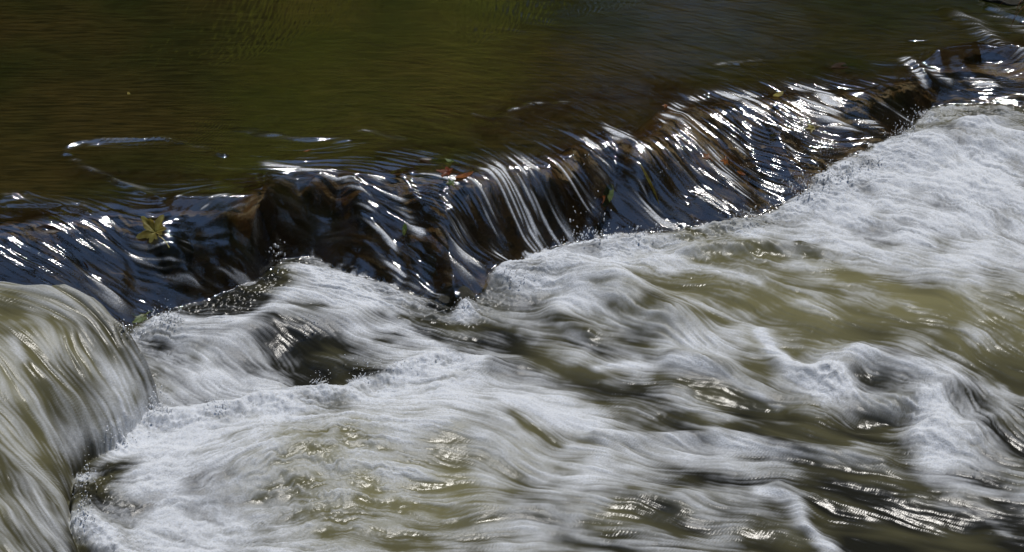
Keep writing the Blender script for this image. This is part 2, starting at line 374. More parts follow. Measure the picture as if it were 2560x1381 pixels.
Fl = np.clip((Fl-.08)/1.05, 0, 1)**1.3*.97
# frothy rim at the foot
rim = np.exp(-(np.clip(dfs-.02, -.5, 9)/.05)**2)
Fl = np.clip(Fl, 0, 1)*sstep(-.008, .008, dfs+.010*vnoise(.012)+.012*vnoise(.035)+.006*vnoise(.006)-.004)
# aerated threads in the sheets, plus sky reflections and glare painted as foam
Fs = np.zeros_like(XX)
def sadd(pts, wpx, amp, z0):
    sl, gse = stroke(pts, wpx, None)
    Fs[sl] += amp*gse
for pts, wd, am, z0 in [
    ([(675,415),(790,422),(880,475),(950,580),(1010,690)], 15, .62, 0), ([(1060,440),(1150,450)], 12, .4, 0), ([(450,505),(540,495),(640,508)], 8, .5, 0), ([(930,440),(1010,520),(1060,580)], 14, .45, 0), ([(1380,560),(1420,600)], 14, .35, 0), ([(1560,340),(1610,430)], 12, .3, 0), ([(1810,330),(1880,420),(1950,480)], 16, .4, 0), ([(380,600),(440,680),(500,715)], 10, .3, 0), ([(1940,330),(2000,420)], 12, .3, 0), ([(1750,500),(1820,550)], 12, .3, 0),  # first ribbon is a sky reflection painted as white foam
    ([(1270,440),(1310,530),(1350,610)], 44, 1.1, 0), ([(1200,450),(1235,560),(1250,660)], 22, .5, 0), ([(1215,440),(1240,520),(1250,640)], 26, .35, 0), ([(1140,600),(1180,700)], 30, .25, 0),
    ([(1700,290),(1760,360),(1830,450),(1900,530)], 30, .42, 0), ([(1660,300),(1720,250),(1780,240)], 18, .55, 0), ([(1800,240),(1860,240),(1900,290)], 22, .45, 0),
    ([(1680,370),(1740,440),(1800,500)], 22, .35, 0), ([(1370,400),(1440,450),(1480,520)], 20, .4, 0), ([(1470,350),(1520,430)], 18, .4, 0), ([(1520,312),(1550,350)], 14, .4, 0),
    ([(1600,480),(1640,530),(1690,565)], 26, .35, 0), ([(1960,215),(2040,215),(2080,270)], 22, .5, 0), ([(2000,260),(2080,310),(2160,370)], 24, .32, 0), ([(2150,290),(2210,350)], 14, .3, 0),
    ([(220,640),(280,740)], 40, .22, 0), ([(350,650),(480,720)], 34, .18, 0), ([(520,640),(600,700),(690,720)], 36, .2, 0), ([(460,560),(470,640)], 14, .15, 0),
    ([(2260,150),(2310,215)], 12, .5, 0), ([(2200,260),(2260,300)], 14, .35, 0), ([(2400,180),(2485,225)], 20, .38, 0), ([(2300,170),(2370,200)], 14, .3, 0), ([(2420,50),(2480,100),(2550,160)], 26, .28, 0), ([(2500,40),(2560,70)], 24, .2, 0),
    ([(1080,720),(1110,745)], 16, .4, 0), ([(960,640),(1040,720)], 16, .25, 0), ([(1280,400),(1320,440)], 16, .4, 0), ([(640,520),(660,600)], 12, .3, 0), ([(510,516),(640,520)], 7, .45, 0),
    ([(620,330),(720,345),(850,352)], 9, .08, 0), ([(160,375),(230,350),(400,350),(520,370)], 6, .08, 0), ([(180,400),(280,445),(380,488)], 9, .08, 0), ([(20,490),(110,500),(220,515)], 12, .08, 0),  # from here: ripple glare on the pool, painted as foam white
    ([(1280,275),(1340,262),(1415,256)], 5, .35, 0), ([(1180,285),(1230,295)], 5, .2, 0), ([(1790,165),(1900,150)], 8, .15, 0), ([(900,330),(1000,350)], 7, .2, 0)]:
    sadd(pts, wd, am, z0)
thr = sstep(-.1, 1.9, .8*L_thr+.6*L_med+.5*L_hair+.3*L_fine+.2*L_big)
sheet_foam_glare = np.where(dfs < .012, np.clip(Fs*(.12+2.9*thr), 0, .95)+.05*thr*inf, 0)
Fo = np.maximum(Fl, sheet_foam_glare)
# overfall at the left: grey green, streaked
bf = sstep(0, .02, bs)
Fb = np.clip(.22+.08*L_big+.09*L_med+.07*L_fine+.11*L_hair+.09*L_huge+.06*cloud+.08*L_thr, 0, 1)*(.6+.4*sstep(.3, .0, bs))+(.22+.25*vnoise(.04)+.15*vnoise(.012))*np.exp(-(dfr/.055)**2)
for pts, wd, am, z0 in [([(20,740),(30,790)], 26, -.5, .25), ([(60,820),(110,960)], 22, -.3, .2), ([(200,1200),(250,1270)], 44, -.6, .03), ([(100,1150),(160,1230)], 20, -.3, .08),
                        ([(170,940),(200,1100)], 30, -.1, .1), ([(60,1200),(150,1350)], 20, .2, .08), ([(30,850),(60,900)], 16, .4, .22), ([(330,1000),(370,1010)], 16, -.35, .02), ([(120,800),(200,900),(260,1010)], 16, -.22, 0), ([(60,1020),(130,1160)], 22, -.3, 0), ([(300,960),(250,1080),(200,1150)], 40, .15, 0)]:
    sl, gse = stroke(pts, wd, 'Z'); Fb[sl] += am*gse
Fo = Fo*(1-bf)+np.clip(Fb, 0, 1)*bf
Go = G0*sstep(-.01, .01, dfs)
Go = np.maximum(Go, bf*np.clip(.32+.15*L_huge, 0, 1))
# murky olive patches of aerated water
Go = np.clip(Go+.10*L_huge*lower+.05*L_big*lower, 0, 1)
Murk = np.clip(.80*sstep(-.02, .10, dcs)+sstep(-.005, .02, dfs)+bf*.9, 0, 1)
for pts, wd, am in [([(1250,300),(1450,250),(1650,225)], 110, .6), ([(200,430),(420,440),(600,440)], 50, .4), ([(1100,370),(900,370)], 40, .35), ([(2080,170),(2160,200)], 50, .5)]:
    sl, gse = stroke(pts, wd, ZU); Murk[sl] -= am*gse
for pts, wd, am in [([(690,440),(760,520),(840,600)], 60, .45), ([(560,500),(600,600)], 50, .35), ([(2180,210),(2240,260)], 40, .4)]:
    sl, gse = stroke(pts, wd, None); Murk[sl] += am*gse
Murk = np.clip(Murk, .12, 1)
# relief of the running water
rough = lower*(1-.0*bf)
kk = rough*(1-bf)
Z += kk*(.0026*L_huge+.0009*L_big+.0008*L_med+.00055*L_fine+.0005*L_hair+.0024*cloud+frothy*(.0016*crinkle+.0065*fbm(.075, 3, .6)))*(.55+.6*np.clip(Fo, 0, 1))
froth = kk*np.exp(-np.clip(dfs, 0, 9)/.06)
Z += froth*(.013*np.abs(fbm(.034, 4, .65))-.004)
boil = np.zeros_like(XX)
for pts, wd in [([(230,1190),(230,1300),(280,1370)], 60), ([(400,1060),(500,1060),(640,1020),(860,990),(960,940),(1120,890)], 36), ([(330,830),(420,810)], 30),
                ([(2020,500),(2120,460),(2260,400)], 45), ([(2320,300),(2480,290)], 45), ([(2080,940)], 40)]:
    sl, gse = stroke(pts, wd, .03); boil[sl] = np.maximum(boil[sl], gse)
Z += boil*kk*(.0055*fbm(.030, 5, .68)+.006*np.abs(fbm(.014, 3, .6)))
Z += np.exp(-(bs/.03)**2)*(XX < -.6)*(YW < -.35)*(.006*np.abs(fbm(.02, 4, .65)))
Z = Z.astype(np.float32)

# ------------------------------------------------------------------ materials
def new_mat(name):
    m = bpy.data.materials.new(name); m.use_nodes = True; m.node_tree.nodes.clear(); return m
class NT:
    def __init__(s, m): s.t = m.node_tree
    def n(s, typ, **kw):
        x = s.t.nodes.new(typ)
        for k, v in kw.items():
            if k == 'ins':
                for a, b in v.items():
                    if isinstance(b, bpy.types.NodeSocket): s.t.links.new(b, x.inputs[a])
                    else: x.inputs[a].default_value = b
            else: setattr(x, k, v)
        return x
    def math(s, op, a, b=0.0, clamp=False):
        x = s.n('ShaderNodeMath', operation=op, use_clamp=clamp, ins={0: a, 1: b}); return x.outputs[0]
    def mix(s, f, a, b):
        x = s.n('ShaderNodeMix', data_type='RGBA', ins={0: f, 6: a, 7: b}); return x.outputs[2]
    def shmix(s, f, a, b):
        x = s.n('ShaderNodeMixShader', ins={0: f}); s.t.links.new(a, x.inputs[1]); s.t.links.new(b, x.inputs[2]); return x.outputs[0]
    def out(s, sh): s.t.links.new(sh, s.n('ShaderNodeOutputMaterial').inputs[0])

def water_material():
    m = new_mat('water'); q = NT(m)
    at = lambda nm: q.n('ShaderNodeAttribute', attribute_name=nm).outputs['Fac']
    foam, green, murk, up_ = at('foam'), at('green'), at('murk'), at('pool')
    tc = q.n('ShaderNodeTexCoord').outputs['Object']
    n1 = q.n('ShaderNodeTexNoise', ins={'Vector': tc, 'Scale': 240.0, 'Detail': 3.0, 'Roughness': .65}).outputs[0]
    n2 = q.n('ShaderNodeTexNoise', ins={'Vector': tc, 'Scale': 60.0, 'Detail': 3.0, 'Roughness': .6}).outputs[0]
    mott = q.n('ShaderNodeTexNoise', ins={'Vector': tc, 'Scale': 1.6, 'Detail': 3.0}).outputs[0]
    poolc = q.mix(q.n('ShaderNodeMapRange', ins={0: mott, 1: .4, 2: .62}).outputs[0], (.032, .038, .009, 1), (.064, .048, .013, 1))
    st = q.n('ShaderNodeMapping', ins={'Vector': tc, 'Scale': (9, 95, 9)}).outputs[0]
    stn = q.n('ShaderNodeTexNoise', ins={'Vector': st, 'Scale': 1.0, 'Detail': 4.0, 'Roughness': .6, 'Distortion': .6}).outputs[0]
    poolc = q.mix(q.n('ShaderNodeMapRange', ins={0: stn, 1: .36, 2: .64, 3: 0.0, 4: .85}).outputs[0], poolc, (.010, .011, .004, 1))  # dark ripple streaks painted into the pool colour in place of reflections
    body = q.mix(up_, (.016, .016, .012, 1), poolc)
    body = q.mix(green, body, (.205, .190, .095, 1))
    white = q.mix(n2, (.70, .73, .77, 1), (.83, .85, .88, 1))
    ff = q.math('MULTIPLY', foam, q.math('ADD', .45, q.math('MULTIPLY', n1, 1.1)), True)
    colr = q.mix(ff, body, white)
    bump = q.n('ShaderNodeBump', ins={'Strength': q.math('ADD', .10, q.math('MULTIPLY', foam, .5), True), 'Distance': .004, 'Height': n1})
    dif = q.n('ShaderNodeBsdfDiffuse', ins={'Color': colr, 'Normal': bump.outputs[0]}).outputs[0]
    trl = q.n('ShaderNodeBsdfTranslucent', ins={'Color': colr, 'Normal': bump.outputs[0]}).outputs[0]
    dif = q.shmix(.18, dif, trl)
    trn = q.n('ShaderNodeBsdfTransparent', ins={'Color': (.80, .76, .62, 1)}).outputs[0]
    opac = q.math('MAXIMUM', murk, ff)
    base = q.shmix(opac, trn, dif)
    gl = q.n('ShaderNodeBsdfGlossy', ins={'Color': (1, 1, 1, 1), 'Roughness': q.math('ADD', q.math('ADD', .035, q.math('MULTIPLY', q.math('MULTIPLY', murk, q.math('SUBTRACT', 1.0, up_)), .16)), q.math('MULTIPLY', foam, .3)), 'Normal': bump.outputs[0]}).outputs[0]
    fr = q.n('ShaderNodeFresnel', ins={'IOR': q.math('SUBTRACT', 1.86, q.math('MULTIPLY', up_, q.math('MULTIPLY', murk, -.12))), 'Normal': bump.outputs[0]}).outputs[0]
    low = q.math('MULTIPLY', murk, q.math('SUBTRACT', 1.0, up_))
    fr = q.math('MULTIPLY', fr, q.math('SUBTRACT', 1.0, q.math('MULTIPLY', foam, .85)))
    fr = q.math('MULTIPLY', fr, q.math('SUBTRACT', 1.0, q.math('MULTIPLY', low, .85)))
    q.out(q.shmix(fr, base, gl))
    return m
def rock_material(name, c1, c2, c3, scale=9.0, rough=.45):
    m = new_mat(name); q = NT(m)
    tc = q.n('ShaderNodeTexCoord').outputs['Object']
    a = q.n('ShaderNodeTexNoise', ins={'Vector': tc, 'Scale': scale, 'Detail': 6.0, 'Roughness': .65}).outputs[0]
    b = q.n('ShaderNodeTexNoise', ins={'Vector': tc, 'Scale': scale*4, 'Detail': 5.0, 'Roughness': .7}).outputs[0]
    f1 = q.n('ShaderNodeMapRange', ins={0: a, 1: .4, 2: .62}).outputs[0]
    f2 = q.n('ShaderNodeMapRange', ins={0: b, 1: .5, 2: .68}).outputs[0]
    c = q.mix(f1, (*c1, 1), (*c2, 1)); c = q.mix(f2, c, (*c3, 1))
    bp = q.n('ShaderNodeBump', ins={'Strength': .6, 'Distance': .01, 'Height': b})
    p = q.n('ShaderNodeBsdfPrincipled', ins={'Base Color': c, 'Roughness': rough, 'Normal': bp.outputs[0]})
    q.out(p.outputs[0]); return m
def leaf_material(name, c1, c2, veins=True):
    m = new_mat(name); q = NT(m)
    tc = q.n('ShaderNodeTexCoord').outputs['Object']
    a = q.n('ShaderNodeTexNoise', ins={'Vector': tc, 'Scale': 45.0, 'Detail': 4.0}).outputs[0]
    f = q.n('ShaderNodeMapRange', ins={0: a, 1: .38, 2: .62}).outputs[0]
    c = q.mix(f, (*c1, 1), (*c2, 1))
    d = q.n('ShaderNodeBsdfPrincipled', ins={'Base Color': c, 'Roughness': .4}).outputs[0]
    t = q.n('ShaderNodeBsdfTranslucent', ins={'Color': c}).outputs[0]
    q.out(q.shmix(.3, d, t)); return m
def plain_material(name, c, rough=.6, tl=0.0):
    m = new_mat(name); q = NT(m)
    tc = q.n('ShaderNodeTexCoord').outputs['Object']
    a = q.n('ShaderNodeTexNoise', ins={'Vector': tc, 'Scale': 3.0, 'Detail': 5.0}).outputs[0]
    cc = q.mix(a, (c[0]*.6, c[1]*.6, c[2]*.6, 1), (min(c[0]*1.4, 1), min(c[1]*1.4, 1), min(c[2]*1.4, 1), 1))
    d = q.n('ShaderNodeBsdfPrincipled', ins={'Base Color': cc, 'Roughness': rough}).outputs[0]
    if tl:
        t = q.n('ShaderNodeBsdfTranslucent', ins={'Color': cc}).outputs[0]; d = q.shmix(tl, d, t)
    q.out(d); return m
M_water = water_material()
M_bed = rock_material('stream_bed', (.095, .046, .017), (.13, .078, .028), (.028, .018, .008), 9)
M_rock_grey = rock_material('grey_rock', (.055, .058, .048), (.10, .10, .08), (.035, .035, .03), 12)
M_rock_brown = rock_material('brown_rock', (.055, .025, .010), (.085, .042, .014), (.02, .012, .006), 12)
M_rock_dark = rock_material('dark_rock', (.018, .016, .009), (.035, .032, .012), (.01, .008, .005), 12)

# ------------------------------------------------------------------ water mesh
mx = CR[:, 0]; xs0 = np.linspace(-1.6, 1.6, 400)
midl = .5*(np.interp(xs0, CR[:, 0], CR[:, 1])+np.interp(xs0, FT[:, 0], FT[:, 1]))
ker = np.hanning(61); ker /= ker.sum(); midl = np.convolve(np.pad(midl, 30, mode='edge'), ker, 'valid')
def spread(a, b, s0, grow=1.12, top=.5):
    out = [a]; s = s0; sg = 1 if b > a else -1
    while (b-out[-1])*sg > 0:
        out.append(out[-1]+sg*s); s = min(s*grow, top)
    return out[1:]
xin = np.arange(-1.56, 1.56, .00262)
xs = np.array(list(reversed(spread(-1.56, -9, .004)))+list(xin)+spread(xin[-1], 9, .004))
rin = np.concatenate([np.arange(-2.25, -.30, .0043), np.arange(-.30, .27, .0021), np.arange(.27, .95, .0058)])
rs = np.array(list(reversed(spread(-2.25, -9, .006)))+list(rin)+spread(rin[-1], 8, .008))
MXg, RR = np.meshgrid(xs, rs)
MYg = RR+np.interp(MXg, xs0, midl)
def msamp(F): return sample(F, MXg.ravel(), MYg.ravel())
vz = msamp(Z)
yc_m, yf_m, = np.interp(MXg.ravel(), CR[:, 0], CR[:, 1]), np.interp(MXg.ravel(), FT[:, 0], FT[:, 1])
V = np.stack([MXg.ravel(), MYg.ravel(), vz], 1).astype(np.float32)
ny, nx = MXg.shape
P3 = V.reshape(ny, nx, 3)
du = np.gradient(P3, axis=1); dv = np.gradient(P3, axis=0)
NN = np.cross(du, dv); NN /= np.linalg.norm(NN, axis=2, keepdims=True)+1e-12
NN = NN.reshape(-1, 3).astype(np.float32)
idx = np.arange(ny*nx).reshape(ny, nx)
Q = np.stack([idx[:-1, :-1], idx[:-1, 1:], idx[1:, 1:], idx[1:, :-1]], 2).reshape(-1, 4)
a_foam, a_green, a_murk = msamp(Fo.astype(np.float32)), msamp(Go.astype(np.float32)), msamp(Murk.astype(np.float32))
a_pool = msamp(sstep(-.15, .02, dcs).astype(np.float32)*(1-bf))
Tm = msamp(T); bm = msamp(bf.astype(np.float32))
cls = np.where(bm > .5, 3, np.where(Tm <= 0.001, 0, np.where(Tm >= .999, 2, 1)))
fc = cls[Q[:, 0]]
def grid_object(name, faces, label=None):
    used, inv = np.unique(faces, return_inverse=True)
    me = bpy.data.meshes.new(name)
    nf = len(faces)
    me.vertices.add(len(used)); me.vertices.foreach_set('co', V[used].ravel())
    me.loops.add(nf*4); me.loops.foreach_set('vertex_index', inv.ravel().astype(np.int32))
    me.polygons.add(nf); me.polygons.foreach_set('loop_start', np.arange(0, nf*4, 4, dtype=np.int32))
    me.update(calc_edges=True)
    me.polygons.foreach_set('use_smooth', np.ones(nf, bool))
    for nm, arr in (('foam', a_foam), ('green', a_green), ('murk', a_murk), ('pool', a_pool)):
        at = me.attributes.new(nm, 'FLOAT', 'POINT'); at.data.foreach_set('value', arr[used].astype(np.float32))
    me.normals_split_custom_set_from_vertices(NN[used])
    me.materials.append(M_water)
    o = bpy.data.objects.new(name, me); col.objects.link(o); o['kind'] = 'structure'
    return o
grid_object('pool_water', Q[fc == 0]); grid_object('cascade_water', Q[fc == 1])
grid_object('rapids_water', Q[fc == 2]); grid_object('overfall_water', Q[fc == 3])

def surf(x, y):
    e = .012
    z0 = float(sample(Z, [x], [y])[0])
    zx = float(sample(Z, [x+e], [y])[0]-sample(Z, [x-e], [y])[0])/(2*e)
    zy = float(sample(Z, [x], [y+e])[0]-sample(Z, [x], [y-e])[0])/(2*e)
    return z0, Vector((-zx, -zy, 1)).normalized()

# ------------------------------------------------------------------ stream bed
def bed_object():
    bx = np.concatenate([[-9, -6, -4, -2.6], np.arange(-1.75, 1.75, .012), [2.6, 4, 6, 9]])
    br = np.concatenate([[-9, -6, -4, -3], np.arange(-2.3, 1.0, .012), [1.5, 3, 5, 8]])
    BX, BR = np.meshgrid(bx, br); BY = BR+np.interp(BX, xs0, midl)
    depth = .16*sstep(0, .25, dcs)+.022*np.ones_like(XX)+.15*sstep(0, .1, dfs)
    nb = fbm(.11, 4, .55); lump = np.abs(nb)
    ZB = np.minimum(Zsm, Z)-depth-inf*(.014+.022*lump)-(1-inf)*.02*lump-bf*.06
    z = sample(ZB.astype(np.float32), BX.ravel(), BY.ravel())
    ny, nx = BX.shape; idx = np.arange(ny*nx).reshape(ny, nx)
    q = np.stack([idx[:-1, :-1], idx[:-1, 1:], idx[1:, 1:], idx[1:, :-1]], 2).reshape(-1, 4)
    me = bpy.data.meshes.new('stream_bed'); me.from_pydata(np.stack([BX.ravel(), BY.ravel(), z], 1).tolist(), [], q.tolist())
    me.polygons.foreach_set('use_smooth', np.ones(len(q), bool)); me.materials.append(M_bed)
    o = bpy.data.objects.new('stream_bed', me); col.objects.link(o); o['kind'] = 'structure'
bed_object()

# ------------------------------------------------------------------ rocks under and beside the falling sheets
from mathutils import noise as mn
def rock(px, py, wpx, hpx, sink, mat, label, seed, flat=.6, rot=0.0, group=None):
    p = hit(px, py); zc, nrm = surf(p[0], p[1])
    bm = bmesh.new(); bmesh.ops.create_icosphere(bm, subdivisions=4, radius=1)
    off = Vector((seed*3.1, seed*1.7, seed*.9))
    for v in bm.verts:
        c = v.co.copy()
        k = 1+.28*mn.noise(c*1.3+off)+.12*mn.noise(c*3.1+off)+.05*mn.noise(c*7+off)
        k -= .10*max(0, mn.cell(c*1.6+off)-.3)
        v.co = c*k
    me = bpy.data.meshes.new('rock'); bm.to_mesh(me); bm.free()
    me.polygons.foreach_set('use_smooth', np.ones(len(me.polygons), bool)); me.materials.append(mat)
    o = bpy.data.objects.new('rock', me); col.objects.link(o)
    sx, sy = wpx*.00102/2, hpx*.00102/2
    o.scale = (sx, sy*1.15, min(sx, sy)*flat)
    o.location = Vector((p[0], p[1], zc))-nrm*(min(sx, sy)*flat+sink)
    q = nrm.to_track_quat('Z', 'Y'); o.rotation_euler = (q @ Matrix.Rotation(rot, 4, 'Z').to_quaternion()).to_euler()
    return props(o, label, 'rock', group)
rock(1135, 640, 180, 220, .050, M_rock_grey, 'grey boulder with green algae under the thin sheet in the middle of the weir', 1)
rock(1285, 545, 170, 200, .05, M_rock_grey, 'pale grey green rock glimpsed behind the white threads of the weir', 2)
rock(1130, 742, 120, 80, .0, M_rock_dark, 'dark mossy stone showing above the foam at the lowest point of the weir', 3, .7)
rock(860, 640, 150, 120, .022, M_rock_brown, 'rusty brown rock beside the broad blue ribbon of falling water', 4)
rock(1540, 380, 130, 120, .03, M_rock_brown, 'reddish brown rock under the stepped lip of the weir', 5)
rock(1730, 450, 230, 200, .03, M_rock_brown, 'broad brown rock under the sheet strewn with orange leaf scraps', 6)
rock(560, 570, 200, 130, .03, M_rock_dark, 'black rock behind the small square step of falling water', 7)
rock(1900, 380, 180, 180, .03, M_rock_brown, 'smooth brown rock under the dark blue part of the sheet', 8)
rock(2500, -10, 150, 110, -.03, M_rock_dark, 'dark wet rock in the far corner behind the broken bluish water', 12)
rock(390, 620, 120, 130, .03, M_rock_dark, 'dark stone under the yellow leaf caught on the weir', 9)

# ------------------------------------------------------------------ leaves caught in the water
def leaf_outline(kind):
    if kind == 'maple':
        key = [(-90,.12),(-70,.42),(-48,.34),(-28,.60),(-8,.40),(8,.52),(26,.98),(44,.60),(52,.42),(66,.62),(78,.70),(90,1.12)]
        full = key+[(180-a, r) for a, r in reversed(key[1:-1])]
        pts = []
        for (a0, r0), (a1, r1) in zip(full, full[1:]+[(270, .12)]):
            for t in (0, .5):
                a = R(a0+(a1-a0)*t); r = (r0+(r1-r0)*t)*(1+(.07 if t else -.02))*.85
                pts.append((r*math.cos(a), r*math.sin(a)))
        return pts
    if kind == 'blade':
        n = 12
        return [(.05*math.sin(math.pi*i/n)+.03*math.sin(3*i/n), -1+2*i/n) for i in range(n+1)]+[(-.05*math.sin(math.pi*i/n)+.03*math.sin(3*i/n), -1+2*i/n) for i in range(n-1, 0, -1)]
    n = 14
    return [((.36+.03*math.sin(9*i))*math.sin(math.pi*i/n)**.8, -1+2*i/n) for i in range(n+1)]+[(-(.36+.03*math.sin(7*i))*math.sin(math.pi*i/n)**.8, -1+2*i/n) for i in range(n-1, 0, -1)]
def leaf(px, py, size, rot, kind, mat, label, lift=.0015, stretch=1.0, group=None, curl=.12):
    p = hit(px, py); zc, nrm = surf(p[0], p[1])
    bm = bmesh.new(); o2 = leaf_outline(kind)
    s = size*.00102/2; q = nrm.to_track_quat('Z', 'Y')
    rings = []
    for f in (.02, .35, .7, 1.0):
        ring = []
        for (x, y) in o2:
            X, Y = x*f, y*f*stretch
            zz = curl*s*(.7*math.sin(3.1*X+rot)+.6*math.cos(2.3*Y+px)+.35*abs(X))*f
            ring.append(bm.verts.new((X*s, Y*s, zz)))
        rings.append(ring)
    m = len(o2)
    for a, b in zip(rings[:-1], rings[1:]):
        for i in range(m): bm.faces.new((a[i], a[(i+1) % m], b[(i+1) % m], b[i]))
    bm.faces.new(rings[0])
    sol = bmesh.ops.solidify(bm, geom=bm.faces[:], thickness=.0006)
    me = bpy.data.meshes.new('leaf_blade'); bm.to_mesh(me); bm.free(); me.materials.append(mat)
    me.polygons.foreach_set('use_smooth', np.ones(len(me.polygons), bool))
    e = bpy.data.objects.new('fallen_leaf' if kind != 'blade' else 'grass_blade', me); col.objects.link(e)
    e.location = Vector((p[0], p[1], zc))+nrm*(lift-.001)
    e.rotation_euler = (q @ Matrix.Rotation(rot, 4, 'Z').to_quaternion()).to_euler()
    props(e, label, 'leaf' if kind != 'blade' else 'grass', group)
    if kind == 'maple':
        bm = bmesh.new()
        prev = None
        for k in range(5):
            t = k/4; c = (s*(.05*math.sin(3*t)), -s*(.25+.75*t)*stretch, s*.05*math.sin(4*t)+.0012)
            r = [bm.verts.new((c[0]+.0012*math.cos(b), c[1], c[2]+.0012*math.sin(b))) for b in (0, 2.1, 4.2)]
            if prev:
                for i in range(3): bm.faces.new((prev[i], prev[(i+1) % 3], r[(i+1) % 3], r[i]))
            prev = r
        sm = bpy.data.meshes.new('stalk'); bm.to_mesh(sm); bm.free(); sm.materials.append(mat)
        so = bpy.data.objects.new('stalk', sm); col.objects.link(so); so.parent = e
    return e
LY = leaf_material('yellow_leaf', (.46, .42, .12), (.30, .24, .05))
LG = leaf_material('green_leaf', (.11, .19, .04), (.20, .24, .06))
LO_ = leaf_material('orange_leaf', (.38, .14, .02), (.24, .07, .012))
LR = leaf_material('red_leaf', (.20, .04, .015), (.26, .08, .02))
LB = leaf_material('brown_leaf', (.07, .033, .01), (.045, .022, .008))
leaf(388, 582, 120, .9, 'maple', LY, 'large yellow green leaf caught on the dark left half of the weir', .002, curl=.14)
leaf(1128, 405, 46, 1.2, 'maple', LG, 'small bright green leaf on the lip above the blue ribbons', .001)
leaf(1085, 402, 80, 1.7, 'plain', LB, 'long brown leaf lying under water just left of the green leaf on the lip', -.001)
leaf(1120, 432, 70, 1.4, 'maple', LR, 'rust red leaf wedged on the lip below the small green leaf', .0012)
leaf(1160, 440, 56, 2.2, 'plain', LO_, 'orange leaf on the lip at the top of the grey boulder', .0015)
leaf(1128, 460, 34, .3, 'maple', LG, 'pale green leaf scrap hanging over the lip under the red leaf', .003)
leaf(1520, 488, 74, -.7, 'plain', LG, 'green leaf turning orange pressed against the brown weir face', .001)
leaf(1500, 505, 46, -.9, 'plain', LO_, 'orange leaf behind the green leaf on the brown weir face', .0005)
leaf(1622, 458, 130, .35, 'blade', LY, 'long yellow grass blade hanging down the weir face', .003)
leaf(1768, 395, 34, .3, 'maple', LO_, 'orange leaf scrap on the broad brown sheet, upper of two close together', .003)
leaf(1812, 405, 40, 2.0, 'maple', LO_, 'bright orange leaf in the middle of the broad brown sheet', .003)
leaf(1852, 436, 26, .8, 'plain', LO_, 'small orange leaf low on the broad brown sheet', .003)
leaf(1945, 238, 50, 1.3, 'plain', LY, 'yellow leaf on the lip at the top of the brightest white streaks', .002)
leaf(2030, 322, 44, 1.5, 'maple', LY, 'yellow leaf with red edge above the narrow blue ribbon at the right', .003)
leaf(2110, 165, 90, 1.2, 'plain', LB, 'dim red brown leaf under water behind the lip at the right', -.001)
leaf(355, 796, 70, 1.8, 'maple', LG, 'green yellow leaf half sunk in the blue hollow behind the left overfall', .002)
leaf(208, 664, 40, .4, 'plain', LB, 'yellow brown leaf scrap under the thin sheet below and left of the large yellow leaf', .0)
leaf(120, 575, 60, 1.2, 'plain', LB, 'brown leaf under the water near the left end of the weir', .0)
leaf(1012, 575, 36, .2, 'plain', LG, 'narrow green leaf stuck beside the grey boulder', .003)
leaf(764, 378, 32, -.8, 'plain', LO_, 'orange leaf scrap floating above the lip at the start of the blue ribbon', .002)
leaf(322, 235, 22, 1.5, 'plain', LY, 'tiny yellow leaf floating on the calm olive pool', .001)
leaf(1665, 268, 26, 1.1, 'maple', LO_, 'orange leaf crumb at the lip left of the brightest white streaks', .003)

# ------------------------------------------------------------------ splashes: drops and froth flecks thrown up
def blobs(name, spots, cat_label, seed=3, mat=None, size=(.0007, .0024), stretchv=3.0):
    r = random.Random(seed); vs = []; fs = []
    bm = bmesh.new(); bmesh.ops.create_icosphere(bm, subdivisions=1, radius=1)
    bv = [v.co.copy() for v in bm.verts]; bf_ = [[v.index for v in f.verts] for f in bm.faces]; bm.free()
    for (px, py, n, spx, spy, hmax) in spots:
        for _ in range(n):
            x = px+r.gauss(0, spx); y = py+r.gauss(0, spy)
            p = hit(x, y); h = abs(r.gauss(0, hmax*.5)); s = r.uniform(*size)*(1.3 if r.random() < .12 else .8)
            c = Vector((p[0]+r.gauss(0, .004), p[1]+r.gauss(0, .004), p[2]+h))
            ax = Vector((r.uniform(-.4, .4), r.uniform(-.4, .4), 1)).normalized().to_track_quat('Z', 'Y')
            k = len(vs); st = r.uniform(1, stretchv)
            for v in bv:
                q = Vector((v.x*s, v.y*s, v.z*s*st)); vs.append(c+ax @ q)
            for f in bf_: fs.append([k+i for i in f])
    me = bpy.data.meshes.new(name); me.from_pydata(vs, [], fs); me.polygons.foreach_set('use_smooth', np.ones(len(fs), bool))
    me.materials.append(mat); o = bpy.data.objects.new(name, me); col.objects.link(o)
    return props(o, cat_label, 'splash', kind='stuff')
def foam_material():
    m = new_mat('froth'); q = NT(m)
    p = q.n('ShaderNodeBsdfPrincipled', ins={'Base Color': (.78, .79, .80, 1), 'Roughness': .25, 'IOR': 1.33}).outputs[0]
    q.out(p); return m
M_froth = foam_material()
sp = [(330,830,60,22,10,.02),(420,800,70,18,14,.035),(395,1015,70,14,14,.03),(540,1010,30,12,10,.03),(905,930,16,22,10,.03),
      (1010,915,20,40,10,.02),(215,1190,50,14,24,.02),(210,1270,60,12,36,.015),(300,1100,50,26,14,.02),(1280,690,40,24,14,.02),(1430,605,60,24,8,.02),
      (1480,590,50,24,8,.02),(1600,585,60,50,8,.012),(1860,545,60,28,8,.016),(2000,480,120,30,12,.02),(2080,445,120,36,10,.02),(2150,415,90,28,8,.02),
      (2260,330,70,16,10,.015),(2300,290,60,24,12,.015),(1440,570,10,16,22,.05),(1500,565,8,20,20,.04),(1470,430,6,30,30,.02),(780,830,16,14,24,.05),
      (2060,380,8,20,10,.02),(690,640,30,12,16,.02),(1160,765,30,12,8,.015),(1720,430,6,60,40,.01)]
blobs('froth_flecks', sp, 'white froth flecks and drops thrown up along the foot of the weir', 3, M_froth)

